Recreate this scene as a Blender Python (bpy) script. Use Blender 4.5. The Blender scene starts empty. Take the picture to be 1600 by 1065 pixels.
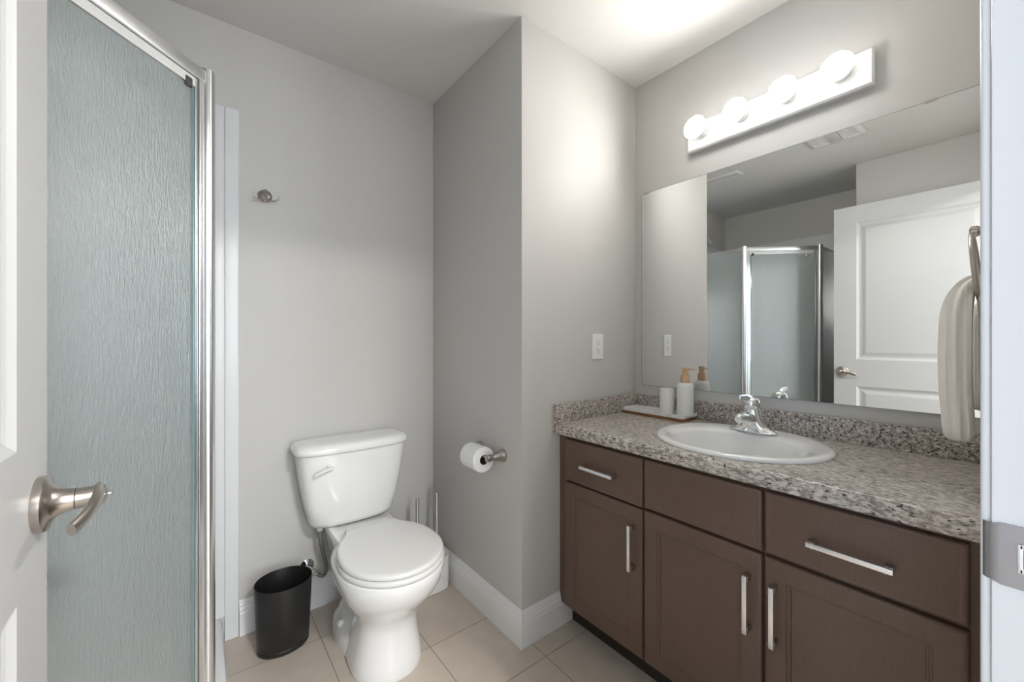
import bpy, bmesh, math, random
from mathutils import Vector, Matrix
from math import sin, cos, pi, radians
random.seed(4)
sc = bpy.context.scene

# ------------------------------------------------------------------ camera
CAM_H = 1.185
YAW = radians(37.934)
cd = bpy.data.cameras.new('camera')
cam = bpy.data.objects.new('camera', cd)
sc.collection.objects.link(cam)
cd.sensor_width = 36.0
cd.lens = 633.31 / 1600 * 36.0
cd.shift_y = -1.55 / 1600
cd.clip_start = 0.01
cam.location = (0, 0, CAM_H)
cam.rotation_euler = (pi / 2, 0, -YAW)
sc.camera = cam

# ------------------------------------------------------------------ view, world, daylight and fill lights
sc.view_settings.view_transform = 'Standard'
sc.view_settings.look = 'None'
sc.view_settings.gamma = 1.0
sc.view_settings.use_curve_mapping = False
sc.view_settings.exposure = 2.36
sc.cycles.max_bounces = 12
sc.cycles.diffuse_bounces = 7
sc.cycles.glossy_bounces = 6
sc.cycles.transmission_bounces = 8
sc.cycles.caustics_reflective = True
sc.cycles.sample_clamp_indirect = 3.0

BULB_STRENGTH = 29.0
HALL_FILL_POWER = 8.0
WINDOW_POWER = 4.6
VANITY_FILL_POWER = 15.0

w = bpy.data.worlds.new('sky'); sc.world = w; w.use_nodes = True
bg = w.node_tree.nodes['Background']
bg.inputs[0].default_value = (0.62, 0.78, 1.0, 1); bg.inputs[1].default_value = 0.7

ld = bpy.data.lights.new('hall_fill', 'AREA')  # unseen neutral area light, added as fill through the doorway
ld.shape = 'RECTANGLE'; ld.size = 1.3; ld.size_y = 1.25
ld.energy = HALL_FILL_POWER; ld.color = (0.95, 0.98, 1.0)
lo = bpy.data.objects.new('hall_fill', ld); sc.collection.objects.link(lo)
lo.location = (0.45, -2.36, 1.45); lo.rotation_euler = (radians(90), 0, 0)
wd_ = bpy.data.lights.new('side_window_daylight', 'AREA')
wd_.shape = 'RECTANGLE'; wd_.size = .9; wd_.size_y = 1.1
wd_.energy = WINDOW_POWER; wd_.color = (0.36, 0.61, 1.0)
wo = bpy.data.objects.new('side_window_daylight', wd_); sc.collection.objects.link(wo)
wo.location = (-2.49, -1.00, 1.45); wo.rotation_euler = (radians(90), 0, radians(-90))

hl = bpy.data.lights.new('vanity_fill', 'AREA')  # unseen area light added behind the camera to brighten the vanity
hl.shape = 'DISK'; hl.size = .34; hl.energy = VANITY_FILL_POWER; hl.color = (1.0, 0.97, 0.93)
ho = bpy.data.objects.new('vanity_fill', hl); sc.collection.objects.link(ho)
ho.location = (.48, -1.20, 2.42)

# ------------------------------------------------------------------ key dimensions
XM, Y1, XP, Y2 = 1.729, 1.215, 0.995, 1.961      # mirror wall, nook wall, alcove side wall, back wall
XS, YS, XL = -0.269, 0.772, -0.884               # wall beside the door, its end, shower wall
CEIL = 2.44
YE = 0.026                                       # room face of the doorway wall
XJL, XJR = -0.205, 0.65                          # jamb faces
CT = 0.842                                       # countertop

# ------------------------------------------------------------------ materials
def newmat(name):
    m = bpy.data.materials.new(name); m.use_nodes = True
    nt = m.node_tree; nt.nodes.clear()
    out = nt.nodes.new('ShaderNodeOutputMaterial')
    b = nt.nodes.new('ShaderNodeBsdfPrincipled')
    nt.links.new(b.outputs[0], out.inputs[0])
    return m, nt, b
def texco(nt, scale=(1, 1, 1), loc=(0, 0, 0)):
    tc = nt.nodes.new('ShaderNodeTexCoord'); mp = nt.nodes.new('ShaderNodeMapping')
    mp.inputs['Scale'].default_value = scale; mp.inputs['Location'].default_value = loc
    nt.links.new(tc.outputs['Object'], mp.inputs[0]); return mp.outputs[0]
def noise(nt, vec, scale, detail=3, rough=.55, dist=0):
    n = nt.nodes.new('ShaderNodeTexNoise')
    n.inputs['Scale'].default_value = scale; n.inputs['Detail'].default_value = detail
    n.inputs['Roughness'].default_value = rough; n.inputs['Distortion'].default_value = dist
    nt.links.new(vec, n.inputs['Vector']); return n.outputs['Fac']
def ramp(nt, fac, stops):
    r = nt.nodes.new('ShaderNodeValToRGB'); e = r.color_ramp.elements
    while len(e) < len(stops): e.new(0.5)
    for x, (p, c) in zip(e, stops):
        x.position = p; x.color = (*c, 1) if len(c) == 3 else c
    nt.links.new(fac, r.inputs[0]); return r.outputs[0]
def mixc(nt, fac, a, b, mode='MIX'):
    m = nt.nodes.new('ShaderNodeMix'); m.data_type = 'RGBA'; m.blend_type = mode
    for sock, v in ((m.inputs[0], fac), (m.inputs[6], a), (m.inputs[7], b)):
        if isinstance(v, bpy.types.NodeSocket): nt.links.new(v, sock)
        elif isinstance(v, (int, float)): sock.default_value = v
        else: sock.default_value = (*v, 1)
    return m.outputs[2]
def bump(nt, b, h, strength, dist=0.002, slot='Normal'):
    n = nt.nodes.new('ShaderNodeBump'); n.inputs['Strength'].default_value = strength
    n.inputs['Distance'].default_value = dist
    nt.links.new(h, n.inputs['Height']); nt.links.new(n.outputs[0], b.inputs[slot])
def pm(name, col, rough=.5, metal=0, coat=0, bs=0, bscale=80, spec=.5):
    m, nt, b = newmat(name)
    b.inputs['Base Color'].default_value = (*col, 1)
    b.inputs['Roughness'].default_value = rough
    b.inputs['Metallic'].default_value = metal
    b.inputs['Coat Weight'].default_value = coat; b.inputs['Coat Roughness'].default_value = .05
    b.inputs['Specular IOR Level'].default_value = spec
    if bs: bump(nt, b, noise(nt, texco(nt), bscale, 3), bs)
    return m
M = {}
M['wall'] = pm('greige_wall_paint', (.575, .567, .548), .55, bs=.12, bscale=260, spec=.3)
M['ceiling'] = pm('ceiling_paint', (.70, .695, .68), .8, bs=.2, bscale=180, spec=.2)
M['trim'] = pm('white_semi_gloss', (.80, .805, .81), .33)
M['door'] = pm('white_door_paint', (.60, .605, .61), .38, bs=.05, bscale=300)
M['porcelain'] = pm('porcelain', (.83, .835, .83), .08, coat=.5)
M['seat'] = pm('seat_plastic', (.74, .74, .73), .2)
M['plastic'] = pm('white_plastic', (.82, .82, .81), .3)
M['acrylic'] = pm('white_acrylic', (.74, .75, .76), .32)
M['chrome'] = pm('chrome', (.86, .87, .88), .07, 1)
M['chrome_soft'] = pm('polished_aluminium', (.88, .89, .90), .30, 1)
M['nickel'] = pm('brushed_nickel', (.50, .46, .42), .29, 1)
M['plate'] = pm('worn_steel_plate', (.40, .39, .40), .38, 1)
M['dark'] = pm('dark_gap', (.012, .011, .010), .6)
M['slot'] = pm('outlet_slot', (.06, .06, .06), .6)
M['black'] = pm('black_plastic', (.012, .012, .012), .38, bs=.1, bscale=500)
M['paper'] = pm('tissue_paper', (.85, .85, .85), .95, bs=.4, bscale=400, spec=.1)
M['card'] = pm('cardboard', (.10, .065, .04), .9)
M['ceramic'] = pm('white_ceramic', (.78, .78, .78), .35)
M['bottle'] = pm('frosted_white_bottle', (.80, .81, .79), .35)
M['mirror'] = pm('mirror_silver', (.86, .875, .865), .0, 1)
M['mirror_edge'] = pm('mirror_edge', (.35, .40, .38), .2)
M['hose'] = pm('braided_hose', (.30, .30, .29), .35, .8, bs=.8, bscale=500)
M['vent_shade'] = pm('vent_shade_grey', (.30, .33, .33), .4)  # dark grey that paints the shade behind the vent slats
M['vent'] = pm('vent_plastic', (.72, .72, .71), .5)
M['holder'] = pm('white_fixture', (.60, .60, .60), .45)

def mat_cabinet():
    m, nt, b = newmat('dark_stained_wood')
    v = texco(nt, (1, 14, 1.1)); f = noise(nt, v, 26, 6, .6)
    v2 = texco(nt, (1, 1, 1)); f2 = noise(nt, v2, 5, 2)
    c = ramp(nt, f, [(.3, (.112, .069, .049)), (.7, (.150, .097, .071))])
    c = mixc(nt, .25, c, ramp(nt, f2, [(.3, (.108, .068, .050)), (.7, (.160, .103, .076))]))
    nt.links.new(c, b.inputs['Base Color']); b.inputs['Roughness'].default_value = .38
    bump(nt, b, f, .06); return m
M['cabinet'] = mat_cabinet()
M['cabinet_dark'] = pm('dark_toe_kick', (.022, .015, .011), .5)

def mat_laminate(name, dark):
    m, nt, b = newmat(name)
    v = texco(nt, (1, .75 if dark else .42, 1))
    big = noise(nt, v, 11, 4, .6, .6); mid = noise(nt, v, 115, 4, .68, .4); fine = noise(nt, v, 230, 3, .6)
    base = ramp(nt, big, [(.30, (.38, .345, .32)), (.48, (.55, .50, .445)), (.62, (.68, .62, .55)), (.8, (.50, .475, .46))])
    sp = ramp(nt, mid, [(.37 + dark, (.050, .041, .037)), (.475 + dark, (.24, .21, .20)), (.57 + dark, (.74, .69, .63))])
    c = mixc(nt, .62, base, sp)
    pale = ramp(nt, fine, [(.52, (0, 0, 0)), (.66, (1, 1, 1))])
    c = mixc(nt, mixc(nt, .5, (0, 0, 0), pale), c, (.68, .63, .57))
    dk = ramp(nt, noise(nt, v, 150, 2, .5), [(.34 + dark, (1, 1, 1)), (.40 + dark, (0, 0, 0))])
    c = mixc(nt, dk, c, (.05, .04, .038))
    nt.links.new(c, b.inputs['Base Color']); b.inputs['Roughness'].default_value = .28
    return m
M['laminate'] = mat_laminate('speckled_stone_laminate', 0.0)
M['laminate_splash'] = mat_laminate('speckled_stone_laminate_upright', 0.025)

def mat_tile():
    m, nt, b = newmat('beige_floor_tile')
    v = texco(nt, (1, 1, 1), (-.392 + .321 * 12, -1.12 + .31 * 16, 0))
    t = nt.nodes.new('ShaderNodeTexBrick'); t.offset = 0; t.squash = 1
    nt.links.new(v, t.inputs['Vector'])
    t.inputs['Scale'].default_value = 1; t.inputs['Brick Width'].default_value = .321
    t.inputs['Row Height'].default_value = .31; t.inputs['Mortar Size'].default_value = .0022
    t.inputs['Mortar Smooth'].default_value = .3; t.inputs['Bias'].default_value = 0
    t.inputs['Color1'].default_value = (.52, .45, .385, 1); t.inputs['Color2'].default_value = (.55, .48, .41, 1)
    t.inputs['Mortar'].default_value = (.34, .27, .21, 1)
    n = noise(nt, texco(nt), 14, 5, .6); n2 = noise(nt, texco(nt), 240, 2)
    c = mixc(nt, .35, t.outputs['Color'], ramp(nt, n, [(.3, (.44, .38, .32)), (.7, (.61, .55, .48))]))
    c = mixc(nt, .12, c, ramp(nt, n2, [(.35, (.40, .33, .26)), (.65, (.70, .63, .55))]))
    c2 = mixc(nt, t.outputs['Fac'], c, (.34, .27, .21))
    nt.links.new(c2, b.inputs['Base Color']); b.inputs['Roughness'].default_value = .32
    inv = nt.nodes.new('ShaderNodeMath'); inv.operation = 'SUBTRACT'; inv.inputs[0].default_value = 1
    nt.links.new(t.outputs['Fac'], inv.inputs[1]); bump(nt, b, inv.outputs[0], .5, .002)
    return m
M['tile'] = mat_tile()

def mat_glass():
    m, nt, b = newmat('rain_textured_glass')
    b.inputs['Base Color'].default_value = (.71, .785, .785, 1)
    b.inputs['Transmission Weight'].default_value = .72; b.inputs['Roughness'].default_value = .30
    b.inputs['IOR'].default_value = 1.45
    b.inputs['Coat Weight'].default_value = 1; b.inputs['Coat Roughness'].default_value = .05
    h1 = noise(nt, texco(nt, (1, 1, .20)), 330, 2, .6, .25)
    h2 = noise(nt, texco(nt, (1, 1, .16)), 160, 2, .5, .4)
    a = nt.nodes.new('ShaderNodeMath'); a.operation = 'ADD'
    nt.links.new(h1, a.inputs[0]); nt.links.new(h2, a.inputs[1])
    bump(nt, b, a.outputs[0], .9, .008, 'Coat Normal'); bump(nt, b, a.outputs[0], .45, .005)
    b.inputs['Coat IOR'].default_value = 1.85
    return m
M['glass'] = mat_glass()
M['glass_edge'] = pm('green_glass_edge', (.16, .245, .245), .12)

def mat_tray_wood():
    m, nt, b = newmat('acacia_wood')
    f = noise(nt, texco(nt, (8, 1, 8)), 40, 5)
    nt.links.new(ramp(nt, f, [(.3, (.16, .065, .025)), (.7, (.32, .15, .065))]), b.inputs['Base Color'])
    b.inputs['Roughness'].default_value = .45; return m
M['tray_wood'] = mat_tray_wood()
def mat_pump_wood():
    m, nt, b = newmat('pale_bamboo')
    f = noise(nt, texco(nt, (8, 8, 1)), 60, 4)
    nt.links.new(ramp(nt, f, [(.3, (.55, .36, .20)), (.7, (.68, .48, .29))]), b.inputs['Base Color'])
    b.inputs['Roughness'].default_value = .5; return m
M['pump_wood'] = mat_pump_wood()
def mat_marble():
    m, nt, b = newmat('white_marble')
    f = noise(nt, texco(nt), 18, 6, .65, 1.5)
    nt.links.new(ramp(nt, f, [(.35, (.66, .66, .66)), (.5, (.80, .80, .79)), (1, (.82, .82, .81))]), b.inputs['Base Color'])
    b.inputs['Roughness'].default_value = .3; return m
M['marble'] = mat_marble()
def mat_towel():
    m, nt, b = newmat('waffle_cotton')
    b.inputs['Base Color'].default_value = (.87, .845, .80, 1); b.inputs['Roughness'].default_value = .95
    b.inputs['Specular IOR Level'].default_value = .1
    tc = nt.nodes.new('ShaderNodeTexCoord')
    wv = nt.nodes.new('ShaderNodeTexWave'); wv.bands_direction = 'Y'; wv.inputs['Scale'].default_value = 42
    wv.inputs['Distortion'].default_value = .6
    wz = nt.nodes.new('ShaderNodeTexWave'); wz.bands_direction = 'Z'; wz.inputs['Scale'].default_value = 60
    nt.links.new(tc.outputs['Object'], wv.inputs[0]); nt.links.new(tc.outputs['Object'], wz.inputs[0])
    a = nt.nodes.new('ShaderNodeMath'); a.operation = 'MULTIPLY_ADD'; a.inputs[1].default_value = .3
    nt.links.new(wz.outputs['Fac'], a.inputs[0]); nt.links.new(wv.outputs['Fac'], a.inputs[2])
    bump(nt, b, a.outputs[0], .35, .002); return m
M['towel'] = mat_towel()
def mat_bulb():
    m, nt, b = newmat('lit_bulb_lens')
    b.inputs['Base Color'].default_value = (.8, .8, .8, 1)
    vo = nt.nodes.new('ShaderNodeTexVoronoi'); vo.inputs['Scale'].default_value = 55
    nt.links.new(texco(nt), vo.inputs['Vector'])
    mp = nt.nodes.new('ShaderNodeMapRange'); mp.inputs['From Max'].default_value = .8
    mp.inputs['To Min'].default_value = BULB_STRENGTH * 1.3; mp.inputs['To Max'].default_value = BULB_STRENGTH * .6
    nt.links.new(vo.outputs['Distance'], mp.inputs[0])
    b.inputs['Emission Color'].default_value = (1.0, .97, .93, 1)
    nt.links.new(mp.outputs[0], b.inputs['Emission Strength']); return m
M['bulb'] = mat_bulb()
M['bulb_body'] = pm('lit_bulb_body', (.8, .8, .8), .3)
M['bulb_body'].node_tree.nodes['Principled BSDF'].inputs['Emission Color'].default_value = (1.0, .97, .93, 1)
M['bulb_body'].node_tree.nodes['Principled BSDF'].inputs['Emission Strength'].default_value = BULB_STRENGTH * .115

# ------------------------------------------------------------------ mesh helpers
WL = {}
def link(o): sc.collection.objects.link(o); return o
def root(name, loc, label, cat, group=None):
    o = bpy.data.objects.new(name, None); link(o)
    o.location = loc; o.empty_display_size = .05; WL[o.name] = Vector(loc)
    o['label'] = label; o['category'] = cat
    if group: o['group'] = group
    return o
def obj(name, bm, mat, parent=None, loc=None, sharp=35, label=None):
    """bm in world coordinates -> one mesh object, origin at the parent's base or at loc"""
    L = WL[parent.name] if parent is not None else Vector(loc or (0, 0, 0))
    bmesh.ops.recalc_face_normals(bm, faces=bm.faces[:])
    bmesh.ops.translate(bm, verts=bm.verts[:], vec=-L)
    me = bpy.data.meshes.new(name); bm.to_mesh(me); bm.free()
    for p in me.polygons: p.use_smooth = sharp > 0
    if sharp > 0: me.set_sharp_from_angle(angle=radians(sharp))
    for mm in (mat if isinstance(mat, (list, tuple)) else [mat]): me.materials.append(mm)
    o = bpy.data.objects.new(name, me); link(o)
    WL[o.name] = L.copy()
    if parent is not None: o.parent = parent
    else: o.location = L
    if label: o['label'] = label
    return o
def tag(o, label, cat, group=None):
    o['label'] = label; o['category'] = cat
    if group: o['group'] = group
    return o
def struct(name, bm, mat, loc=(0, 0, 0), sharp=35):
    o = obj(name, bm, mat, None, loc, sharp); o['kind'] = 'structure'; return o
def NB(): return bmesh.new()
def box(bm, lo, hi, bev=0, seg=2, mi=0):
    c = [(x, y, z) for x in (lo[0], hi[0]) for y in (lo[1], hi[1]) for z in (lo[2], hi[2])]
    v = [bm.verts.new(p) for p in c]
    fs = [bm.faces.new([v[i] for i in f]) for f in ((0, 1, 3, 2), (4, 6, 7, 5), (0, 4, 5, 1), (2, 3, 7, 6), (0, 2, 6, 4), (1, 5, 7, 3))]
    for f in fs: f.material_index = mi
    if bev:
        es = list({e for f in fs for e in f.edges})
        r = bmesh.ops.bevel(bm, geom=es, offset=bev, segments=seg, profile=.6, affect='EDGES', clamp_overlap=True)
        for f in r['faces']: f.material_index = mi
    return bm
def loft(bm, rings, cap0=True, cap1=True, closed=True, mi=0):
    R = [[bm.verts.new(p) for p in r] for r in rings]
    n = len(R[0])
    for a, b in zip(R, R[1:]):
        for i in range(n if closed else n - 1):
            j = (i + 1) % n
            f = bm.faces.new((a[i], a[j], b[j], b[i])); f.material_index = mi
    if cap0: bm.faces.new(R[0][::-1]).material_index = mi
    if cap1: bm.faces.new(R[-1]).material_index = mi
    return R
def frame_of(d):
    d = Vector(d).normalized()
    u = Vector((0, 0, 1)) if abs(d.z) < .9 else Vector((1, 0, 0))
    a = d.cross(u).normalized(); return a, d.cross(a).normalized()
def lathe(bm, prof, origin, axis=(0, 0, 1), seg=32, cap0=True, cap1=True, mi=0):
    """prof: list of (radius, distance along axis)"""
    o = Vector(origin); ax = Vector(axis).normalized(); a, b = frame_of(ax)
    rings = [[o + ax * h + (a * cos(2 * pi * k / seg) + b * sin(2 * pi * k / seg)) * max(r, 1e-5) for k in range(seg)] for r, h in prof]
    return loft(bm, rings, cap0, cap1, mi=mi)
def tube(bm, pts, r, seg=12, mi=0, closed=False, flat=None):
    P = [Vector(p) for p in pts]; n = len(P); rings = []; a = None
    for i in range(n):
        if closed: t = (P[(i + 1) % n] - P[i - 1]).normalized()
        else: t = (P[min(i + 1, n - 1)] - P[max(i - 1, 0)]).normalized()
        if a is None: a, _ = frame_of(t)
        a = (a - t * a.dot(t)).normalized(); b = t.cross(a)
        rr = r[i] if isinstance(r, (list, tuple)) else r
        r1, r2 = rr if isinstance(rr, (list, tuple)) else (rr, rr)
        rings.append([P[i] + a * cos(2 * pi * k / seg) * r1 + b * sin(2 * pi * k / seg) * r2 for k in range(seg)])
    if closed:
        rings.append(rings[0]); loft(bm, rings, False, False, mi=mi); bmesh.ops.remove_doubles(bm, verts=bm.verts[:], dist=1e-6)
    else: loft(bm, rings, mi=mi)
    return bm
def smooth_path(pts, n=8):
    """Catmull-Rom through pts"""
    P = [Vector(p) for p in pts]; P = [2 * P[0] - P[1]] + P + [2 * P[-1] - P[-2]]; out = []
    for i in range(1, len(P) - 2):
        p0, p1, p2, p3 = P[i - 1:i + 3]
        for k in range(n):
            t = k / n
            out.append(.5 * ((2 * p1) + (p2 - p0) * t + (2 * p0 - 5 * p1 + 4 * p2 - p3) * t * t + (3 * p1 - p0 - 3 * p2 + p3) * t ** 3))
    out.append(P[-2]); return out
def sup(cx, cy, hx, yf, yb, z, n=2.0, nb=None, N=48):
    """closed outline: superellipse, front reaching y=cy-yf.. given as absolute front yf and back yb"""
    out = []
    for k in range(N):
        t = 2 * pi * k / N; c, s = cos(t), sin(t)
        e = n if s < 0 else (nb or n)
        x = abs(c) ** (2 / e) * (1 if c >= 0 else -1); y = abs(s) ** (2 / e) * (1 if s >= 0 else -1)
        out.append(Vector((cx + hx * x, cy + (y * (cy - yf) if y < 0 else y * (yb - cy)), z)))
    return out
def rect_rings(bm, mp, a0, a1, b0, b1, rings, cap=True, mi=0):
    """concentric rectangles in a panel plane: rings = [(inset, depth)], mp(a, b, depth) -> world"""
    R = []
    for ins, d in rings:
        R.append([mp(a0 + ins, b0 + ins, d), mp(a1 - ins, b0 + ins, d), mp(a1 - ins, b1 - ins, d), mp(a0 + ins, b1 - ins, d)])
    return loft(bm, R, False, cap, mi=mi)

# ================================================================== THE ROOM
T = .12
bm = NB(); box(bm, (-2.6, -2.5, -.08), (1.9, 2.1, 0)); struct('floor', bm, M['tile'])
bm = NB(); box(bm, (-2.6, -2.5, CEIL), (1.9, 2.1, CEIL + .1)); struct('ceiling', bm, M['ceiling'])
bm = NB(); box(bm, (XL - T, Y2, 0), (XM + T, Y2 + T, CEIL)); struct('wall_back', bm, M['wall'])
bm = NB(); box(bm, (XM, -.10, 0), (XM + T, Y2, CEIL)); struct('wall_right', bm, M['wall'])
bm = NB(); box(bm, (XP, Y1, 0), (XM, Y2, CEIL), .004, 2); struct('wall_partition', bm, M['wall'])
bm = NB(); box(bm, (XL - T, YS, 0), (XL, Y2, CEIL)); struct('wall_left', bm, M['wall'])
bm = NB(); box(bm, (XL - T, -.10, 0), (XS, YS, CEIL), .004, 2); struct('wall_closet', bm, M['wall'])
DH = 2.135
bm = NB()
box(bm, (XJR + .02, -.10, 0), (XM, YE, CEIL)); box(bm, (XS, -.10, 0), (XJL - .02, YE, CEIL)); box(bm, (XJL - .02, -.10, DH + .02), (XJR + .02, YE, CEIL))
struct('wall_front', bm, M['wall'])
# hall behind the camera
bm = NB()
box(bm, (-2.6, -2.5, 0), (-2.5, -1.47, CEIL)); box(bm, (-2.6, -.53, 0), (-2.5, -.10, CEIL)); box(bm, (-2.6, -1.47, 0), (-2.5, -.53, .82)); box(bm, (-2.6, -1.47, 2.08), (-2.5, -.53, CEIL)); box(bm, (-2.5, -.20, 0), (XL - T, -.10, CEIL)); box(bm, (1.8, -2.5, 0), (1.9, -.10, CEIL))
box(bm, (-2.5, -2.5, 0), (-.25, -2.4, CEIL)); box(bm, (1.15, -2.5, 0), (1.8, -2.4, CEIL))
box(bm, (-.25, -2.5, 0), (1.15, -2.4, .8)); box(bm, (-.25, -2.5, 2.1), (1.15, -2.4, CEIL))
struct('wall_hall', bm, M['wall'])
bm = NB()
box(bm, (-.25, -2.46, .8), (-.20, -2.40, 2.1)); box(bm, (1.10, -2.46, .8), (1.15, -2.40, 2.1))
box(bm, (-.20, -2.46, .8), (1.10, -2.40, .85)); box(bm, (-.20, -2.46, 2.05), (1.10, -2.40, 2.1)); box(bm, (.425, -2.46, .85), (.475, -2.40, 2.05))
struct('window_1', bm, M['trim'])  # unseen window frame, added around the hall fill light

bm = NB()
box(bm, (-2.56, -1.47, .82), (-2.50, -1.43, 2.08)); box(bm, (-2.56, -.57, .82), (-2.50, -.53, 2.08)); box(bm, (-2.56, -1.43, .82), (-2.50, -.57, .86)); box(bm, (-2.56, -1.43, 2.04), (-2.50, -.57, 2.08))
struct('window_2', bm, M['trim'])
# baseboards
BB = [(0.0, 0.0), (.015, 0.0), (.015, .088), (.0135, .090), (.0125, .094), (.0125, .104), (.0105, .107), (.0085, .116), (.0085, .121), (.006, .125), (.0055, .133), (.003, .138), (0.0, .138)]
def board(path, name):
    """path: list of (x, y, nx, ny) wall points with the outward offset direction (mitred)"""
    bm = NB()
    rings = [[Vector((x + nx * d, y + ny * d, z)) for d, z in BB] for x, y, nx, ny in path]
    loft(bm, rings); return struct(name, bm, M['trim'], sharp=25)
board([(.137, Y2, 0, -1), (XP, Y2, -1, -1)], 'baseboard_back')
board([(XP, Y2, -1, -1), (XP, Y1, -1, -1), (1.1985, Y1, 0, -1)], 'baseboard_partition')
bm = NB(); box(bm, (1.199, Y1 - .015, 0), (1.2615, Y1, .097)); struct('trim_3', bm, M['trim'])
board([(XS, YS, 1, 1), (XS, YE, 1, 0)], 'baseboard_closet')

# ------------------------------------------------------------------ doorway trim with strike plate
bm = NB()
box(bm, (XJR, -.115, 0), (XJR + .02, YE, DH + .02), .002); box(bm, (XJL - .02, -.115, 0), (XJL, YE, DH + .02), .002); box(bm, (XJL, -.115, DH), (XJR, YE, DH + .02), .002)
box(bm, (XJR - .012, -.115, 0), (XJR, -.030, DH), .002)       # door stop
jamb = struct('trim_1', bm, M['trim'])
bm = NB()
zc = .967
# strike plate: flat plate on the jamb, lip curling round the room-side edge
prof = [(XJR - .0016, -.028), (XJR - .0016, .020), (XJR - .0012, .0265), (XJR + .0015, .0300), (XJR + .006, .0325), (XJR + .006, .0312), (XJR + .0025, .0288), (XJR + .0002, .0262), (XJR, .020), (XJR, -.028)]
rings = []
for s in (-1, 1):
    rings.append([Vector((x, y, zc + s * (.0315 - (.0025 if y > .026 else 0)))) for x, y in prof])
loft(bm, rings)
sp = obj('strike_plate', bm, M['plate'], jamb, label='brushed metal strike plate')
bm = NB()
for s in (-1, 1):
    box(bm, (XJR - .0040, -.024, zc + s * .012 - .0025), (XJR - .0015, .008, zc + s * .012 + .0025), .001)
box(bm, (XJR - .0040, .005, zc - .0145), (XJR - .0015, .009, zc + .0145), .001)
box(bm, (XJR - .0017, -.024, zc - .0095), (XJR - .0015, .005, zc + .0095), mi=1)
for s in (-1, 1): lathe(bm, [(.0042, 0), (.0038, .0014), (.001, .0018)], (XJR - .0015, -.008, zc + s * .024), (-1, 0, 0), 16)
obj('latch_hole_rim', bm, [M['chrome_soft'], M['dark']], sp)
bm = NB()
box(bm, (XJR + .005, YE, 0), (XJR + .075, YE + .0075, DH + .09), .003, 3)
box(bm, (XJR + .020, YE + .006, 0), (XJR + .072, YE + .0085, DH + .088), .001, 2)
box(bm, (XJL - .005 - .055, YE, 0), (XJL - .005, YE + .0075, DH + .09), .003, 3)
box(bm, (XJL - .005, YE, DH + .005), (XJR + .005, YE + .0075, DH + .09), .003, 3)
struct('trim_2', bm, M['trim'])

# ------------------------------------------------------------------ the open door
DX = -.170; DT = .035; DY0, DY1, DZ0, DZ1 = .035, .8755, .012, 2.118
bm = NB()
box(bm, (DX - DT, DY0, DZ0), (DX - .009, DY1, DZ1))
mp = lambda a, b, d: Vector((DX - d, a, b))
ph = [(DY0 + .125, .750, 1.05, 2.00), (DY0 + .125, .750, .25, .865)]
ya, yb = ph[0][0], ph[0][1]
def quad(a0, a1, b0, b1):
    vs = [bm.verts.new(mp(a, b, 0)) for a, b in ((a0, b0), (a1, b0), (a1, b1), (a0, b1))]; bm.faces.new(vs)
quad(DY0, ya, DZ0, DZ1); quad(yb, DY1, DZ0, DZ1)
quad(ya, yb, DZ0, .25); quad(ya, yb, .865, 1.05); quad(ya, yb, 2.00, DZ1)
rect_rings(bm, mp, DY0, DY1, DZ0, DZ1, [(0, .009), (0, 0)], cap=False)
for a0, a1, b0, b1 in ph:
    rect_rings(bm, mp, a0, a1, b0, b1, [(0, 0), (.004, .0025), (.010, .006), (.016, .0085), (.026, .0085), (.032, .0075), (.046, .004), (.052, .0032)])
bmesh.ops.remove_doubles(bm, verts=bm.verts[:], dist=1e-5)
door = struct('door_1', bm, M['door'], (DX - DT, DY0, 0), sharp=0)
LY, LZ = .828, .962
bm = NB()
lathe(bm, [(.0365, 0), (.0372, .002), (.0372, .009), (.0345, .0115), (.026, .0135), (.0205, .018), (.0165, .026), (.0148, .034), (.0146, .0365), (.0132, .0365)], (DX, LY, LZ), (1, 0, 0), 48)
hd = obj('door_handle', bm, M['nickel'], door, label='satin nickel door lever')
bm = NB()
lathe(bm, [(.0125, .036), (.0142, .0375), (.0138, .052), (.0142, .060), (.0130, .066), (.006, .069)], (DX, LY, LZ), (1, 0, 0), 40)
lp = smooth_path([(DX + .059, LY + .006, LZ + .004), (DX + .061, LY - .015, LZ + .003), (DX + .060, LY - .04, LZ - .001), (DX + .054, LY - .065, LZ - .009), (DX + .046, LY - .085, LZ - .016)], 7)
n = len(lp)
tube(bm, lp, [((.0050 + .002 * (1 - i / n)), (.0125 - .003 * i / n)) for i in range(n)], 20)
obj('lever', bm, M['nickel'], hd)
bm = NB(); lathe(bm, [(.0022, 0), (.0022, .0725), (.001, .0735)], (DX, LY, LZ), (1, 0, 0), 12)
obj('privacy_pin', bm, M['chrome'], hd)
bm = NB(); box(bm, (DX - .030, DY1 - .0005, LZ - .028), (DX - .005, DY1 + .0008, LZ + .028), .0005); obj('latch_plate', bm, M['nickel'], door)

# ================================================================== SHOWER
P1 = Vector((.022, 1.400, 0)); P2 = Vector((-.360, 1.012, 0)); SZ0, SZ1 = .10, 1.918
sh = root('shower_enclosure', (-.40, 1.50, 0), 'corner shower with rain textured glass, angled door and bright aluminium frame', 'shower')
o_ = .062
def basepoly(off):
    k = off * .41
    return [(XL + .001, Y2 - .001), (P1.x + off, Y2 - .001), (P1.x + off, P1.y - k), (P2.x + k, P2.y - off), (XL + .001, P2.y - off)]
bm = NB()
def ring5(off, z): return [Vector((x, y, z)) for x, y in basepoly(off)]
loft(bm, [ring5(.066, 0), ring5(.060, .075), ring5(.054, .088), ring5(.044, .094), ring5(-.035, .096), ring5(-.055, .06), ring5(-.10, .045)])
obj('base', bm, M['acrylic'], sh, sharp=25)
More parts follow.
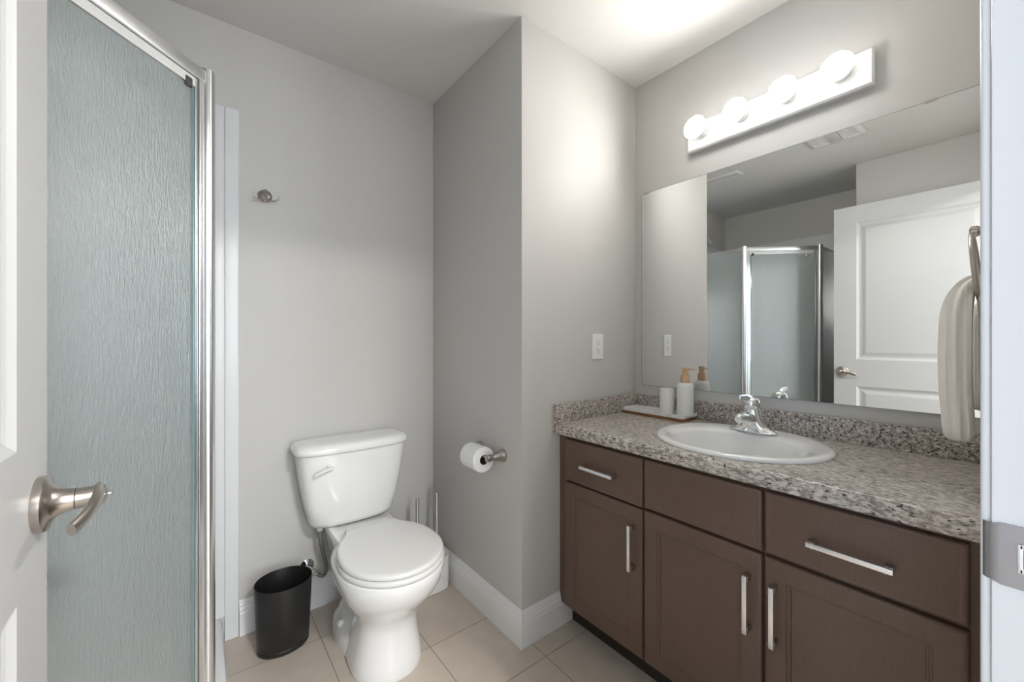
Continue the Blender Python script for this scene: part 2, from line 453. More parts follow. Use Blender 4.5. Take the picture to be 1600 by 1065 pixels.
# posts: rounded aluminium columns
for P in (P1, P2):
    bm = NB()
    dirs = Vector((1, -1, 0)).normalized()
    pr = []
    for k in range(28):
        t = 2 * pi * k / 28; c, s = cos(t), sin(t)
        a = abs(c) ** .55 * (1 if c >= 0 else -1) * .019; b = abs(s) ** .8 * (1 if s >= 0 else -1) * .019
        nrm = Vector((.92, -.38, 0)) if P is P1 else Vector((.38, -.92, 0))
        tg = Vector((-nrm.y, nrm.x, 0)); pr.append(P + nrm * b + tg * a)
    loft(bm, [[p + Vector((0, 0, SZ0 - .008)) for p in pr], [p + Vector((0, 0, SZ1 + .006)) for p in pr]])
    obj('corner_post', bm, M['chrome_soft'], sh)
dd = (P2 - P1); L = dd.length; dd.normalize(); nn = Vector((-dd.y, dd.x, 0))     # nn points into the room
if nn.x < 0: nn = -nn
def dbox(bm, s0, s1, n0, n1, z0, z1, bev=.0015, mi=0):
    """box along the angled door line"""
    vs = []
    b2 = bmesh.new(); box(b2, (s0, n0, z0), (s1, n1, z1), bev)
    for v in b2.verts:
        s, n_, z = v.co; q = P1 + dd * s + nn * n_; v.co = (q.x, q.y, z)
    mp_ = {v: bm.verts.new(v.co) for v in b2.verts}
    for f in b2.faces:
        nf = bm.faces.new([mp_[v] for v in f.verts]); nf.material_index = mi
    b2.free()
# header and threshold rails on the door line
bm = NB(); dbox(bm, .014, L - .014, -.014, .014, SZ1 - .034, SZ1 - .002, .004); obj('top_rail', bm, M['chrome_soft'], sh)
bm = NB(); dbox(bm, .014, L - .014, -.014, .014, SZ0 - .008, SZ0 + .018, .003); obj('threshold', bm, M['chrome_soft'], sh)
# fixed jamb strips next to the posts
for s0 in (.016, L - .030):
    bm = NB(); dbox(bm, s0, s0 + .014, -.010, .010, SZ0 + .018, SZ1 - .034); obj('door_jamb', bm, M['chrome_soft'], sh)
# door leaf
dr = None
bm = NB(); dbox(bm, .0500, L - .042, -.003, .003, SZ0 + .028, SZ1 - .062, .0008)
dr = obj('glass_door', bm, M['glass'], sh)
bm = NB(); dbox(bm, .0405, .0500, -.0034, .0034, SZ0 + .028, SZ1 - .062, .0004); obj('glass_edge', bm, M['glass_edge'], dr)
for s0, s1 in ((.033, .040), (L - .042, L - .032)):
    bm = NB(); dbox(bm, s0, s1, -.0065, .0065, SZ0 + .020, SZ1 - .036); obj('side_trim', bm, M['chrome_soft'], dr)
bm = NB(); dbox(bm, .050, .068, -.009, .009, SZ1 - .070, SZ1 - .046, .002); obj('door_catch', bm, M['slot'], dr)
bm = NB(); dbox(bm, .040, L - .040, .001, .006, SZ1 - .060, SZ1 - .036, .001); obj('header_seal', bm, M['vent'], sh)
bm = NB()
q = P1 + dd * (L - .105) + nn * .004
lathe(bm, [(.0, 0), (.006, .0005), (.006, .012), (.012, .016), (.013, .024), (.009, .029), (.002, .030)], (q.x, q.y, SZ1 - .078), (nn.x, nn.y, 0), 20)
obj('door_knob', bm, M['chrome'], dr)
# fixed side panels
for name, A, B in (('a', Vector((P1.x, P1.y + .018, 0)), Vector((P1.x, Y2 - .013, 0))), ('b', Vector((P2.x - .018, P2.y, 0)), Vector((XL + .013, P2.y, 0)))):
    vert = abs(A.x - B.x) < 1e-6
    def bb(bm, s, hw, z0, z1, bev=.001):
        a = A + (B - A) * s[0]; b = A + (B - A) * s[1]
        lo = (min(a.x, b.x) - (hw if vert else 0), min(a.y, b.y) - (0 if vert else hw), z0)
        hi = (max(a.x, b.x) + (hw if vert else 0), max(a.y, b.y) + (0 if vert else hw), z1)
        box(bm, lo, hi, bev)
    bm = NB(); bb(bm, (.012, .97), .003, SZ0 + .012, SZ1 - .024, .0006); g = obj('glass_panel', bm, M['glass'], sh)
    bm = NB(); bb(bm, (0, 1), .012, SZ1 - .026, SZ1 - .002, .003); obj('panel_rail', bm, M['chrome_soft'], g)
    bm = NB(); bb(bm, (0, 1), .012, SZ0 - .008, SZ0 + .014, .003); obj('panel_sill', bm, M['chrome_soft'], g)
    bm = NB(); bb(bm, (.955, 1), .011, SZ0 + .014, SZ1 - .026, .002); obj('wall_channel', bm, M['chrome_soft'], g)

# moulded white wall surround
bm = NB()
box(bm, (XL + .0005, Y2 - .012, .0965), (.046, Y2 - .0005, 2.103), .002)
box(bm, (.0885, Y2 - .014, 0.0005), (.135, Y2 - .0005, 2.103), .004, 3)
box(bm, (.046, Y2 - .009, .096), (.0885, Y2 - .0005, 2.103), .002)
box(bm, (XL + .0005, YS + .02, .0965), (XL + .012, Y2 - .012, 2.103), .002)
sr = tag(obj('shower_surround', bm, M['acrylic'], None, (XL, Y2, .0)), 'white moulded wall panels lining the shower corner, edge strip beside the post', 'wall panel')
# shower head
hx_, hy_ = -.40, 1.862
shd = root('showerhead', (hx_, Y2, 2.16), 'small chrome shower head on a bent arm above the glass panel, seen in the mirror', 'shower head')
bm = NB()
lathe(bm, [(.026, 0), (.026, .004), (.012, .010)], (hx_, Y2 - .0005, 2.165), (0, -1, 0), 24)
tube(bm, smooth_path([(hx_, Y2 - .005, 2.165), (hx_, Y2 - .035, 2.168), (hx_, hy_ + .03, 2.150), (hx_, hy_ + .012, 2.125)], 6), .008, 12)
obj('arm', bm, M['chrome'], shd)
bm = NB()
ax = Vector((0, -.45, -.89)).normalized()
lathe(bm, [(.010, 0), (.013, .012), (.018, .022), (.030, .040), (.031, .050), (.026, .053), (.0, .053)], (hx_, hy_ + .012, 2.128), ax, 28)
obj('spray_head', bm, M['chrome'], shd)

# ================================================================== VANITY
FX = 1.180                                   # face of doors and drawers
SK = FX / 1.172
def SY(y): return y * SK
def SZ_(z): return CAM_H - (CAM_H - z) * SK
van = root('vanity_cabinet', (1.45, .62, 0), 'long dark brown wooden vanity cabinet under the stone-look countertop', 'cabinet')
bm = NB()
VY0, VY1, VZ1 = YE + .003, Y1 - .002, .797
box(bm, (1.1995, VY0, .098), (1.2175, VY1, VZ1), .001)            # face frame
box(bm, (1.2175, VY0, .098), (1.722, VY0 + .016, VZ1)); box(bm, (1.2175, VY1 - .016, .098), (1.722, VY1, VZ1))
box(bm, (1.2175, VY0 + .016, .098), (1.722, VY1 - .016, .114)); box(bm, (1.710, VY0 + .016, .114), (1.722, VY1 - .016, VZ1))
obj('body', bm, M['cabinet'], van)
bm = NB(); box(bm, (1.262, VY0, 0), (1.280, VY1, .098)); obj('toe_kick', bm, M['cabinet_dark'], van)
vm = lambda a, b, d: Vector((FX + d, a, b))
def front_panel(y0, y1, z0, z1, recess):
    bm = NB()
    y0, y1 = SY(y0), SY(y1); z0, z1 = SZ_(z0), SZ_(z1)
    rings = [(0.0, .0190), (0, .006), (.0012, .0032), (.0035, .0012), (.007, .0002), (.010, 0)]
    if recess: rings += [(.049, 0), (.051, .0022), (.0545, .0022), (.0555, .0012), (.0585, .0012), (.0605, .0048), (.064, .0055)]
    else: rings += [(.0115, .0004), (.013, .0004), (.0145, 0)]
    rect_rings(bm, vm, y0, y1, z0, z1, rings)
    bm.faces.new([bm.verts.new(vm(a, b, .0190)) for a, b in ((y0, z0), (y0, z1), (y1, z1), (y1, z0))])
    bmesh.ops.remove_doubles(bm, verts=bm.verts[:], dist=1e-6)
    return bm
def bar_handle(parent, y, z, vertical):
    """square bar pull with two block feet"""
    h = .0775; bm = NB(); hx = FX - .032
    def bx(a0, a1, b, x0, x1, bev=.0012):
        if vertical: box(bm, (x0, y - b, z + a0), (x1, y + b, z + a1), bev)
        else: box(bm, (x0, y + a0, z - b), (x1, y + a1, z + b), bev)
    bx(-h, h, .0058, hx, hx + .009, .0018)
    for s in (-1, 1):
        c = s * (h - .012)
        bx(c - .0008, c + .0008, .0066, hx - .0008, hx + .0095, .0003)
    o = obj('handle', bm, M['chrome_soft'], parent, label='square satin metal bar pull')
    for s in (-1, 1):
        c = s * (h - .0085); bm = NB()
        bx(c - .0080, c + .0080, .0062, hx + .0085, FX + .0005, .001)
        obj('handle_foot', bm, M['nickel'], o)
d = obj('drawer', front_panel(.799, 1.159, .624, .789, False), M['cabinet'], van); bar_handle(d, .985, .700, False)
obj('false_front', front_panel(.437, .793, .628, .789, False), M['cabinet'], van)
d = obj('drawer', front_panel(.074, .430, .629, .790, False), M['cabinet'], van); bar_handle(d, .256, .697, False)
d = obj('door', front_panel(.799, 1.159, .117, .618, True), M['cabinet'], van); bar_handle(d, SY(.832), .480, True)
d = obj('door', front_panel(.437, .793, .117, .620, True), M['cabinet'], van); bar_handle(d, SY(.468), .480, True)
d = obj('door', front_panel(.074, .430, .117, .620, True), M['cabinet'], van); bar_handle(d, SY(.405), .478, True)

# countertop with an oval cut-out
SX, SYC, SA, SB = 1.445, .614, .245, .263
ctop = root('countertop', (1.45, .62, .798), 'speckled beige and grey stone-look countertop over the dark vanity', 'countertop')
bm = NB()
CX0, CX1, CY0, CY1 = 1.186, 1.728, YE + .002, Y1 - .0005
angs = sorted([2 * pi * k / 96 for k in range(96)] + [math.atan2(y - SYC, x - SX) % (2 * pi) for x in (CX0, CX1) for y in (CY0, CY1)])
ia, ib = SA - .012, SB - .012
ri, ro = [], []
for t in angs:
    c, s = cos(t), sin(t)
    k = 1 / math.sqrt((c / ia) ** 2 + (s / ib) ** 2); ri.append((SX + c * k, SYC + s * k))
    kk = min([(CX1 - SX) / c if c > 1e-9 else 9, (CX0 - SX) / c if c < -1e-9 else 9, (CY1 - SYC) / s if s > 1e-9 else 9, (CY0 - SYC) / s if s < -1e-9 else 9])
    ro.append((SX + c * kk, SYC + s * kk))
loft(bm, [[Vector((x, y, .800)) for x, y in ro], [Vector((x, y, .800)) for x, y in ri], [Vector((x, y, CT)) for x, y in ri], [Vector((x, y, CT)) for x, y in ro]], False, False)
nose = [(CX0, CT), (1.180, CT - .0006), (1.175, CT - .003), (1.1715, CT - .008), (1.170, CT - .015), (1.170, .806), (1.172, .800), (1.176, .798), (CX0, .798)]
loft(bm, [[Vector((x, y, z)) for x, z in nose] for y in (CY0, CY1 - .0195)], True, True)
box(bm, (CX0, CY0, .798), (1.20, CY1, .8001))
obj('worktop', bm, M['laminate'], ctop, sharp=40)
bm = NB(); box(bm, (1.711, CY0, CT), (1.7285, CY1 - .0195, .922), .0025, 3); obj('backsplash', bm, M['laminate_splash'], ctop)
bm = NB(); box(bm, (1.162, CY1 - .0195, .798), (1.7285, CY1, .922), .0025, 3); obj('side_splash', bm, M['laminate_splash'], ctop)

# oval drop-in sink
sk = root('sink', (SX, SYC, CT), 'white oval drop-in sink set in the countertop', 'sink')
bm = NB()
def oval(cx, a, b, z, N=72): return [Vector((cx + a * cos(2 * pi * k / N), SYC + b * sin(2 * pi * k / N), z)) for k in range(N)]
bx0 = SX - .036
loft(bm, [oval(SX, SA - .018, SB - .018, CT + .0003), oval(SX, SA, SB, CT + .0006), oval(SX, SA + .001, SB + .001, CT + .004), oval(SX, SA - .003, SB - .003, CT + .009), oval(SX, SA - .010, SB - .010, CT + .0125), oval(SX, SA - .020, SB - .020, CT + .013),
          oval(SX - .010, SA - .042, SB - .040, CT + .0105), oval(bx0, SA - .066, SB - .054, CT + .005), oval(bx0, SA - .074, SB - .062, CT - .006), oval(bx0, SA - .084, SB - .074, CT - .035),
          oval(bx0, SA - .100, SB - .095, CT - .075), oval(bx0 + .004, SA - .130, SB - .130, CT - .110), oval(bx0 + .008, .075, .085, CT - .130), oval(bx0 + .010, .030, .030, CT - .137), oval(bx0 + .010, .022, .022, CT - .139)], False, False)
obj('basin', bm, M['porcelain'], sk, sharp=60)
bm = NB(); lathe(bm, [(.024, 0), (.025, .002), (.018, .003), (.016, .001), (.0, .0035)], (bx0 + .010, SYC, CT - .139), (0, 0, 1), 28); obj('drain', bm, M['chrome'], sk)

# faucet
FCX, FCY, FZ = 1.604, .627, CT + .0105
fa = root('faucet', (FCX, FCY, CT), 'chrome single-lever faucet at the back of the sink', 'faucet')
bm = NB()
rings = []
for z, hx, hy, n in ((0, .027, .080, 2.6), (.004, .0275, .081, 2.6), (.010, .024, .072, 2.4), (.016, .025, .056, 2.2), (.026, .0265, .044, 2.1), (.045, .0265, .035, 2), (.070, .0245, .0285, 2), (.082, .0225, .0255, 2), (.086, .020, .022, 2)):
    rings.append([Vector((FCX - .004 * z / .08 + hx * abs(cos(t)) ** (2 / n) * (1 if cos(t) >= 0 else -1), FCY + hy * abs(sin(t)) ** (2 / n) * (1 if sin(t) >= 0 else -1), FZ + z)) for t in [2 * pi * k / 40 for k in range(40)]])
loft(bm, rings)
obj('body', bm, M['chrome'], fa, sharp=50)
bm = NB()
pth = smooth_path([(FCX + .002, FCY, FZ + .036), (FCX - .030, FCY, FZ + .047), (FCX - .070, FCY, FZ + .057), (FCX - .104, FCY, FZ + .060), (FCX - .118, FCY, FZ + .055)], 6)
n = len(pth); tube(bm, pth, [((.024 - .0115 * i / n), (.027 - .0135 * i / n)) for i in range(n)], 24)
obj('spout', bm, M['chrome'], fa, sharp=50)
bm = NB(); lathe(bm, [(.0225, .086), (.0225, .089)], (FCX - .004, FCY, FZ), (0, 0, 1), 32); obj('collar', bm, M['slot'], fa)
bm = NB()
lathe(bm, [(.0265, .089), (.0290, .095), (.0285, .106), (.0255, .116), (.019, .123), (.009, .127), (.001, .128)], (FCX - .004, FCY, FZ), (-.08, 0, 1), 32)
pth = smooth_path([(FCX - .004, FCY, FZ + .113), (FCX - .035, FCY, FZ + .124), (FCX - .065, FCY + .001, FZ + .129), (FCX - .100, FCY + .002, FZ + .132)], 6)
n = len(pth); tube(bm, pth, [((.0055 - .002 * i / n), (.017 - .009 * i / n)) for i in range(n)], 18)
obj('lever', bm, M['chrome'], fa, sharp=50)

# tray with cup and dispenser
ty0, ty1, tx0, tx1 = .892, 1.192, 1.594, 1.7095
tr = root('tray', (1.65, 1.045, CT), 'white marble tray on a wooden base in the corner of the countertop', 'tray')
bm = NB(); box(bm, (tx0 + .001, ty0 + .001, CT + .0003), (tx1 - .001, ty1 - .001, CT + .013), .001); obj('wooden_base', bm, M['tray_wood'], tr)
bm = NB()
tm = lambda a, b, dpt: Vector((a, b, CT + .0265 - dpt))
rect_rings(bm, tm, tx0, tx1, ty0, ty1, [(0, .0135), (0, .0012), (.0012, 0), (.0065, 0), (.0080, .0012), (.0085, .0062)])
bm.faces.new([bm.verts.new(tm(a, b, .0135)) for a, b in ((tx0, ty0), (tx0, ty1), (tx1, ty1), (tx1, ty0))])
bmesh.ops.remove_doubles(bm, verts=bm.verts[:], dist=1e-6)
obj('marble_top', bm, M['marble'], tr)
TZ = CT + .0265 - .0060
cupx, cupy = 1.650, .997
cp = root('cup', (cupx, cupy, TZ), 'plain white cylindrical cup on the marble tray', 'cup')
bm = NB(); lathe(bm, [(.0285, 0), (.0305, .0015), (.0310, .004), (.0310, .1065), (.0300, .1085), (.0285, .1085), (.0275, .1065), (.0270, .006), (.0, .005)], (cupx, cupy, TZ), seg=48, cap1=False); obj('cup_body', bm, M['ceramic'], cp)
bx_, by_ = 1.652, .913
bt = root('soap_dispenser', (bx_, by_, TZ), 'white frosted soap bottle with a wooden pump on the marble tray', 'soap dispenser')
bm = NB(); lathe(bm, [(.030, 0), (.0325, .002), (.0330, .006), (.0330, .118), (.0320, .127), (.0285, .135), (.022, .1395), (.0165, .141), (.0165, .145)], (bx_, by_, TZ), seg=48); obj('bottle', bm, M['bottle'], bt)
bm = NB()
lathe(bm, [(.0185, .1412), (.0190, .1425), (.0180, .170), (.0172, .1715), (.0125, .1715), (.0125, .1735), (.0130, .1740), (.0128, .203), (.0118, .2045), (.0, .2045)], (bx_, by_, TZ), seg=36, cap1=False)
pump = obj('pump', bm, M['pump_wood'], bt, label='pale wooden pump head')
bm = NB(); tube(bm, [(bx_ - .010, by_ - .006, TZ + .193), (bx_ - .0127 - .0012, by_ - .0065, TZ + .193)], .0022, 10); obj('nozzle_hole', bm, M['slot'], pump)
bm = NB(); tube(bm, [(bx_ + .008, by_ - .006, TZ + .197), (bx_ + .020, by_ - .028, TZ + .198), (bx_ + .024, by_ - .036, TZ + .195)], [.0032, .0026, .0022], 10); obj('spout', bm, M['pump_wood'], pump)

# ================================================================== MIRROR, LIGHT BAR, OUTLET
mr = root('wall_mirror', (XM, .62, .966), 'large frameless wall mirror above the vanity', 'mirror')
bm = NB(); box(bm, (XM - .0055, .055, .966), (XM - .0005, 1.177, 1.8975), .001, 1)
me_ = obj('mirror_glass', bm, M['mirror'], mr)
bm = NB()
rect_rings(bm, lambda a, b, dpt: Vector((XM - .0058 + dpt, a, b)), .0545, 1.1775, .9655, 1.898, [(0, .005), (0, .0001), (.0022, .0)], cap=False)
obj('polished_edge', bm, M['mirror_edge'], mr)
for y in (1.150, .185, .90, .35):
    bm = NB(); top = y in (1.150, .185); zc_ = 1.8975 if top else .966
    box(bm, (XM - .009, y - .013, zc_ - (.006 if top else .004)), (XM - .0003, y + .013, zc_ + (.004 if top else .006)), .0015)
    if top: obj('clip', bm, M['nickel'], mr)
    else: bm.free()
lb = root('vanity_light', (XM, .617, 2.057), 'white wall light bar with four round bulbs above the mirror', 'light fixture')
bm = NB(); lbm = lambda a, b, dpt: Vector((XM - .040 + dpt, a, b))
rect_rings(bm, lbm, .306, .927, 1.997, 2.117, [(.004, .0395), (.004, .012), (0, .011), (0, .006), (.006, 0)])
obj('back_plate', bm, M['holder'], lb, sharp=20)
for y in (.858, .700, .541, .387):
    o3 = Vector((XM - .0405, y, 2.064))
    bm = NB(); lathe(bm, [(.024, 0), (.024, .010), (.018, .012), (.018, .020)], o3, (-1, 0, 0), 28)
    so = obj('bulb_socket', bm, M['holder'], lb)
    bm = NB(); lathe(bm, [(.0165, .012), (.0175, .024), (.026, .036), (.036, .047)], o3, (-1, 0, 0), 36, True, False, mi=1)
    lathe(bm, [(.036, .047), (.038, .050), (.0445, .060), (.0450, .064)], o3, (-1, 0, 0), 36, False, False)
    bu = obj('bulb', bm, [M['bulb_body'], M['plastic']], so)
    bm = NB(); lathe(bm, [(.0450, .064), (.0442, .0655), (.036, .0675), (.024, .0690), (.012, .0697), (.001, .070)], o3, (-1, 0, 0), 36, True, True)
    obj('bulb_lens', bm, M['bulb'], so)

ou = root('wall_outlet', (1.4375, Y1, 1.155), 'white rectangular wall outlet with two sockets beside the mirror', 'outlet')
bm = NB(); ox0, ox1, oz0, oz1 = 1.402, 1.4745, 1.097, 1.213
om = lambda a, b, dpt: Vector((a, Y1 - .0065 + dpt, b))
rect_rings(bm, om, ox0, ox1, oz0, oz1, [(0, .0063), (0, .003), (.002, .0005), (.004, 0), (.0185, 0), (.019, .0008)], cap=True); obj('cover_plate', bm, M['plastic'], ou)
bm = NB(); box(bm, (1.4215, Y1 - .0075, 1.1215), (1.455, Y1 - .0060, 1.1885), .0006)
rc = obj('receptacle', bm, M['plastic'], ou)
bm = NB()
for zc_ in (1.1385, 1.1735):
    for s, hh in ((-.0065, .0045), (.0065, .0036)): box(bm, (1.4382 + s - .0011, Y1 - .0078, zc_ + .003 - hh), (1.4382 + s + .0011, Y1 - .0074, zc_ + .003 + hh))
    lathe(bm, [(.0026, 0), (.0026, .0004)], (1.4382, Y1 - .0074, zc_ - .0075), (0, -1, 0), 14)
obj('slots', bm, M['slot'], rc)

# robe hook
hk = root('robe_hook', (.222, Y2, 1.78), 'brushed nickel double robe hook on the grey back wall', 'hook')
hxx, hz = .226, 1.782
bm = NB(); lathe(bm, [(.0265, 0), (.0265, .004), (.0245, .008), (.017, .0125), (.010, .015), (.008, .020)], (hxx, Y2 - .0004, hz), (0, -1, 0), 36); obj('base', bm, M['nickel'], hk)
bm = NB()
tube(bm, smooth_path([(hxx, Y2 - .014, hz + .016), (hxx, Y2 - .026, hz + .016), (hxx, Y2 - .030, hz), (hxx, Y2 - .034, hz - .014), (hxx, Y2 - .040, hz - .022)], 5), [(.0045, .006)] * 21, 12)
obj('stem', bm, M['nickel'], hk)
for s in (-1, 1):
    bm = NB()
    tube(bm, smooth_path([(hxx, Y2 - .038, hz - .021), (hxx + s * .012, Y2 - .043, hz - .026), (hxx + s * .027, Y2 - .050, hz - .028), (hxx + s * .040, Y2 - .056, hz - .020), (hxx + s * .046, Y2 - .058, hz - .004)], 6), .0032, 12)
    obj('prong', bm, M['nickel'], hk)

# toilet paper holder and roll
TPZ = .712; TPX = XP - .075
ph_ = root('toilet_paper_holder', (XP, 1.41, TPZ), 'brushed nickel two-post paper holder on the side wall of the nook', 'paper holder')
for y in (1.335, 1.505):
    bm = NB()
    lathe(bm, [(.0265, 0), (.0265, .006), (.0245, .012), (.0235, .014), (.0215, .022), (.014, .048), (.0115, .055), (.0135, .058), (.0145, .064), (.0145, .076), (.0125, .084), (.004, .087)], (XP - .0004, y, TPZ), (-1, 0, 0), 32)
    obj('post', bm, M['nickel'], ph_)
bm = NB(); lathe(bm, [(.0065, 0), (.0065, .17)], (TPX, 1.335, TPZ), (0, 1, 0), 20); obj('roller', bm, M['nickel'], ph_)
tpr = root('toilet_paper_roll', (TPX, 1.42, TPZ - .012), 'white toilet paper roll hanging on the nickel wall holder', 'toilet paper')
bm = NB(); R0, R1 = .051, .020; rc_ = (TPX, 1.365, TPZ - .0125)
lathe(bm, [(R1, 0), (R0 - .004, 0), (R0, .003), (R0, .103), (R0 - .004, .106), (R1, .106)], rc_, (0, 1, 0), 48, False, False)
obj('paper', bm, M['paper'], tpr)
bm = NB(); lathe(bm, [(R1, -.0003), (R1, .1063), (R1 - .0012, .1063), (R1 - .0012, -.0003), (R1, -.0003)], rc_, (0, 1, 0), 32, False, False); obj('cardboard_core', bm, M['card'], tpr)

# towel ring and towel on the doorway wall
RX, RY, RZ, RR = 1.41, .079, 1.352, .076
rg = root('towel_ring', (RX, YE, RZ + RR), 'brushed nickel towel ring at the right end of the mirror', 'towel ring')
bm = NB(); lathe(bm, [(.024, 0), (.024, .005), (.016, .012), (.009, .020), (.009, .046), (.0125, .050), (.0125, .060), (.006, .063)], (RX, YE + .0003, RZ + RR + .006), (0, 1, 0), 28); obj('mount', bm, M['nickel'], rg)
bm = NB(); tube(bm, [(RX + RR * cos(2 * pi * k / 48), RY + .006 * sin(2 * pi * k / 48), RZ + RR * sin(2 * pi * k / 48)) for k in range(48)], .0042, 12, closed=True); obj('ring', bm, M['nickel'], rg)
bm = NB()
tp = [(.103, .950), (.104, 1.00), (.108, 1.06), (.109, 1.12), (.109, 1.18), (.108, 1.235), (.106, 1.262), (.101, 1.287), (.094, 1.306), (.085, 1.318), (.077, 1.3215), (.069, 1.314), (.062, 1.288), (.058, 1.24), (.056, 1.19), (.054, 1.12), (.052, 1.05), (.051, .985)]
th_ = [.024, .023, .024, .025, .0245, .024, .023, .020, .0165, .015, .0145, .014, .0135, .014, .015, .016, .016, .016]
wd = [.070, .069, .068, .066, .064, .060, .057, .052, .047, .044, .043, .044, .048, .054, .058, .062, .066, .070]
rings = []
for i, (y, z) in enumerate(tp):
    y0, z0 = tp[max(i - 1, 0)]; y1, z1 = tp[min(i + 1, len(tp) - 1)]
    t = Vector((0, y1 - y0, z1 - z0)).normalized(); nrm = Vector((0, -t.z, t.y)); c = Vector((RX, y, z)); ring = []
    for k in range(64):
        a = 2 * pi * k / 64; cx_, sx_ = cos(a), sin(a)
        px = wd[i] * abs(cx_) ** .7 * (1 if cx_ >= 0 else -1); pn = th_[i] * abs(sx_) ** .6 * (1 if sx_ >= 0 else -1)
        fold = 1 + .10 * sin(px * 160 + i * .25) + .10 * sin(a * 3 + .6 + i * .12)
        if px < -.3 * wd[i]: px -= .0050 * sin(pn * (330 if i < 10 else 420) + .5 + i * .10) * min(1, .35 + th_[i] / .02) + (.0035 * sin(pn * 150 - i * .2))
        ring.append(c + Vector((1, 0, 0)) * (px + .004 * sin(a * 5 + i * .3)) + nrm * pn * fold + Vector((0, 0, .006 * sin(px * 40) if i in (0, 17) else 0)))
    rings.append(ring)
loft(bm, rings)
tw = tag(obj('hand_towel', bm, M['towel'], None, (RX, RY, .95), sharp=75), 'cream ribbed hand towel hanging through the nickel ring', 'towel')
sb = tw.modifiers.new('smooth', 'SUBSURF'); sb.levels = 1; sb.render_levels = 2

# ================================================================== TOILET
TX, TCX = .561, .545
to = root('toilet', (TX, 1.60, 0), 'white two-piece toilet with its lid closed against the back wall', 'toilet')
bm = NB()
secs = [(0.0, 1.485, .126, 1.355, 1.68), (.012, 1.485, .128, 1.352, 1.68), (.05, 1.48, .121, 1.360, 1.67), (.10, 1.475, .111, 1.370, 1.66), (.15, 1.47, .104, 1.374, 1.65), (.19, 1.465, .105, 1.366, 1.65), (.225, 1.46, .119, 1.340, 1.66),
        (.26, 1.455, .142, 1.303, 1.68), (.295, 1.455, .163, 1.270, 1.71), (.33, 1.45, .177, 1.245, 1.70), (.365, 1.45, .185, 1.234, 1.70), (.388, 1.45, .186, 1.232, 1.70), (.396, 1.45, .182, 1.237, 1.695), (.398, 1.45, .172, 1.248, 1.69)]
loft(bm, [sup(TX, c, hw, f, b, z, 2.1, 2.6) for z, c, hw, f, b in secs])
# deck under the tank and the trapway foot
loft(bm, [sup(TX, 1.78, hw, f, b, z, 4.5, 5) for z, hw, f, b in ((.17, .085, 1.62, 1.88), (.24, .100, 1.60, 1.90), (.32, .118, 1.58, 1.92), (.37, .128, 1.56, 1.925), (.392, .130, 1.56, 1.925), (.400, .126, 1.565, 1.92))])
loft(bm, [sup(TX, 1.69, hw, f, b, z, 2.6, 3) for z, hw, f, b in ((0, .128, 1.46, 1.83), (.04, .127, 1.465, 1.828), (.062, .120, 1.47, 1.822), (.075, .106, 1.48, 1.815), (.12, .090, 1.50, 1.81), (.17, .086, 1.50, 1.84), (.24, .090, 1.50, 1.87))])
obj('bowl', bm, M['porcelain'], to, sharp=60)
for s in (-1, 1):
    bm = NB(); lathe(bm, [(.0145, 0), (.0145, .006), (.012, .016), (.006, .021), (.001, .022)], (TX + s * .108, 1.675, .062), (s * .35, 0, .94), 20)
    obj('bolt_cap', bm, M['plastic'], to)
def lid_outline(hw, yf, z, ins=0):
    pts = []
    hw -= ins; yf += ins; cy = 1.430
    back = [(1.0, cy), (.985, 1.475), (.93, 1.525), (.82, 1.570), (.69, 1.602), (.605, 1.625), (.575, 1.645), (.565, 1.658 - ins), (.30, 1.662 - ins)]
    for k in range(33):
        t = pi + pi * k / 32
        pts.append((TX + hw * cos(t), cy + (cy - yf) * sin(t)))
    right = [(TX + hw * f, y) for f, y in back[1:]]
    left = [(TX - hw * f, y) for f, y in back[1:]][::-1]
    return [Vector((x, y, z)) for x, y in pts + right + left]
bm = NB()
loft(bm, [lid_outline(.183, 1.226, z, i) for z, i in ((.3985, .008), (.401, .002), (.406, 0), (.414, .001), (.4175, .006))]); obj('seat', bm, M['seat'], to, sharp=50)
bm = NB()
loft(bm, [lid_outline(.180, 1.229, z, i) for z, i in ((.4205, .006), (.423, .001), (.428, 0), (.434, .0015), (.4375, .007), (.4385, .016), (.4395, .06))]); obj('lid', bm, M['seat'], to, sharp=50)
for s in (-1, 1):
    bm = NB(); box(bm, (TX + s * .075 - .018, 1.648, .4005), (TX + s * .075 + .018, 1.684, .432), .006, 3)
    obj('hinge', bm, M['seat'], to)
def tank_ring(cx, hw, yf, yb, z, n=7, bow=.022, N=72):
    r = sup(cx, (yf + yb) / 2, hw, yf, yb, z, n, n, N)
    for p in r:
        if p.y < (yf + yb) / 2: p.y += bow * ((p.x - cx) / hw) ** 2
    return r
bm = NB()
loft(bm, [tank_ring(TCX, hw, f, b, z, n) for z, hw, f, b, n in ((.4005, .150, 1.800, 1.925, 5), (.407, .166, 1.786, 1.934, 5), (.425, .175, 1.778, 1.938, 6), (.50, .192, 1.768, 1.940, 7), (.60, .209, 1.758, 1.941, 7), (.68, .219, 1.752, 1.942, 7), (.718, .222, 1.750, 1.942, 7))])
obj('tank', bm, M['porcelain'], to, sharp=60)
bm = NB()
loft(bm, [tank_ring(TCX, hw, f, b, z, n) for z, hw, f, b, n in ((.7185, .224, 1.748, 1.943, 7), (.7200, .233, 1.741, 1.944, 6), (.7260, .2365, 1.738, 1.946, 6), (.7400, .236, 1.739, 1.946, 6), (.7500, .231, 1.745, 1.944, 5.5), (.7560, .222, 1.755, 1.938, 5.5), (.7588, .208, 1.768, 1.926, 5.5), (.7600, .180, 1.795, 1.90, 5.5), (.7604, .150, 1.82, 1.875, 5.5))])
obj('tank_lid', bm, M['porcelain'], to, sharp=60)
bm = NB()
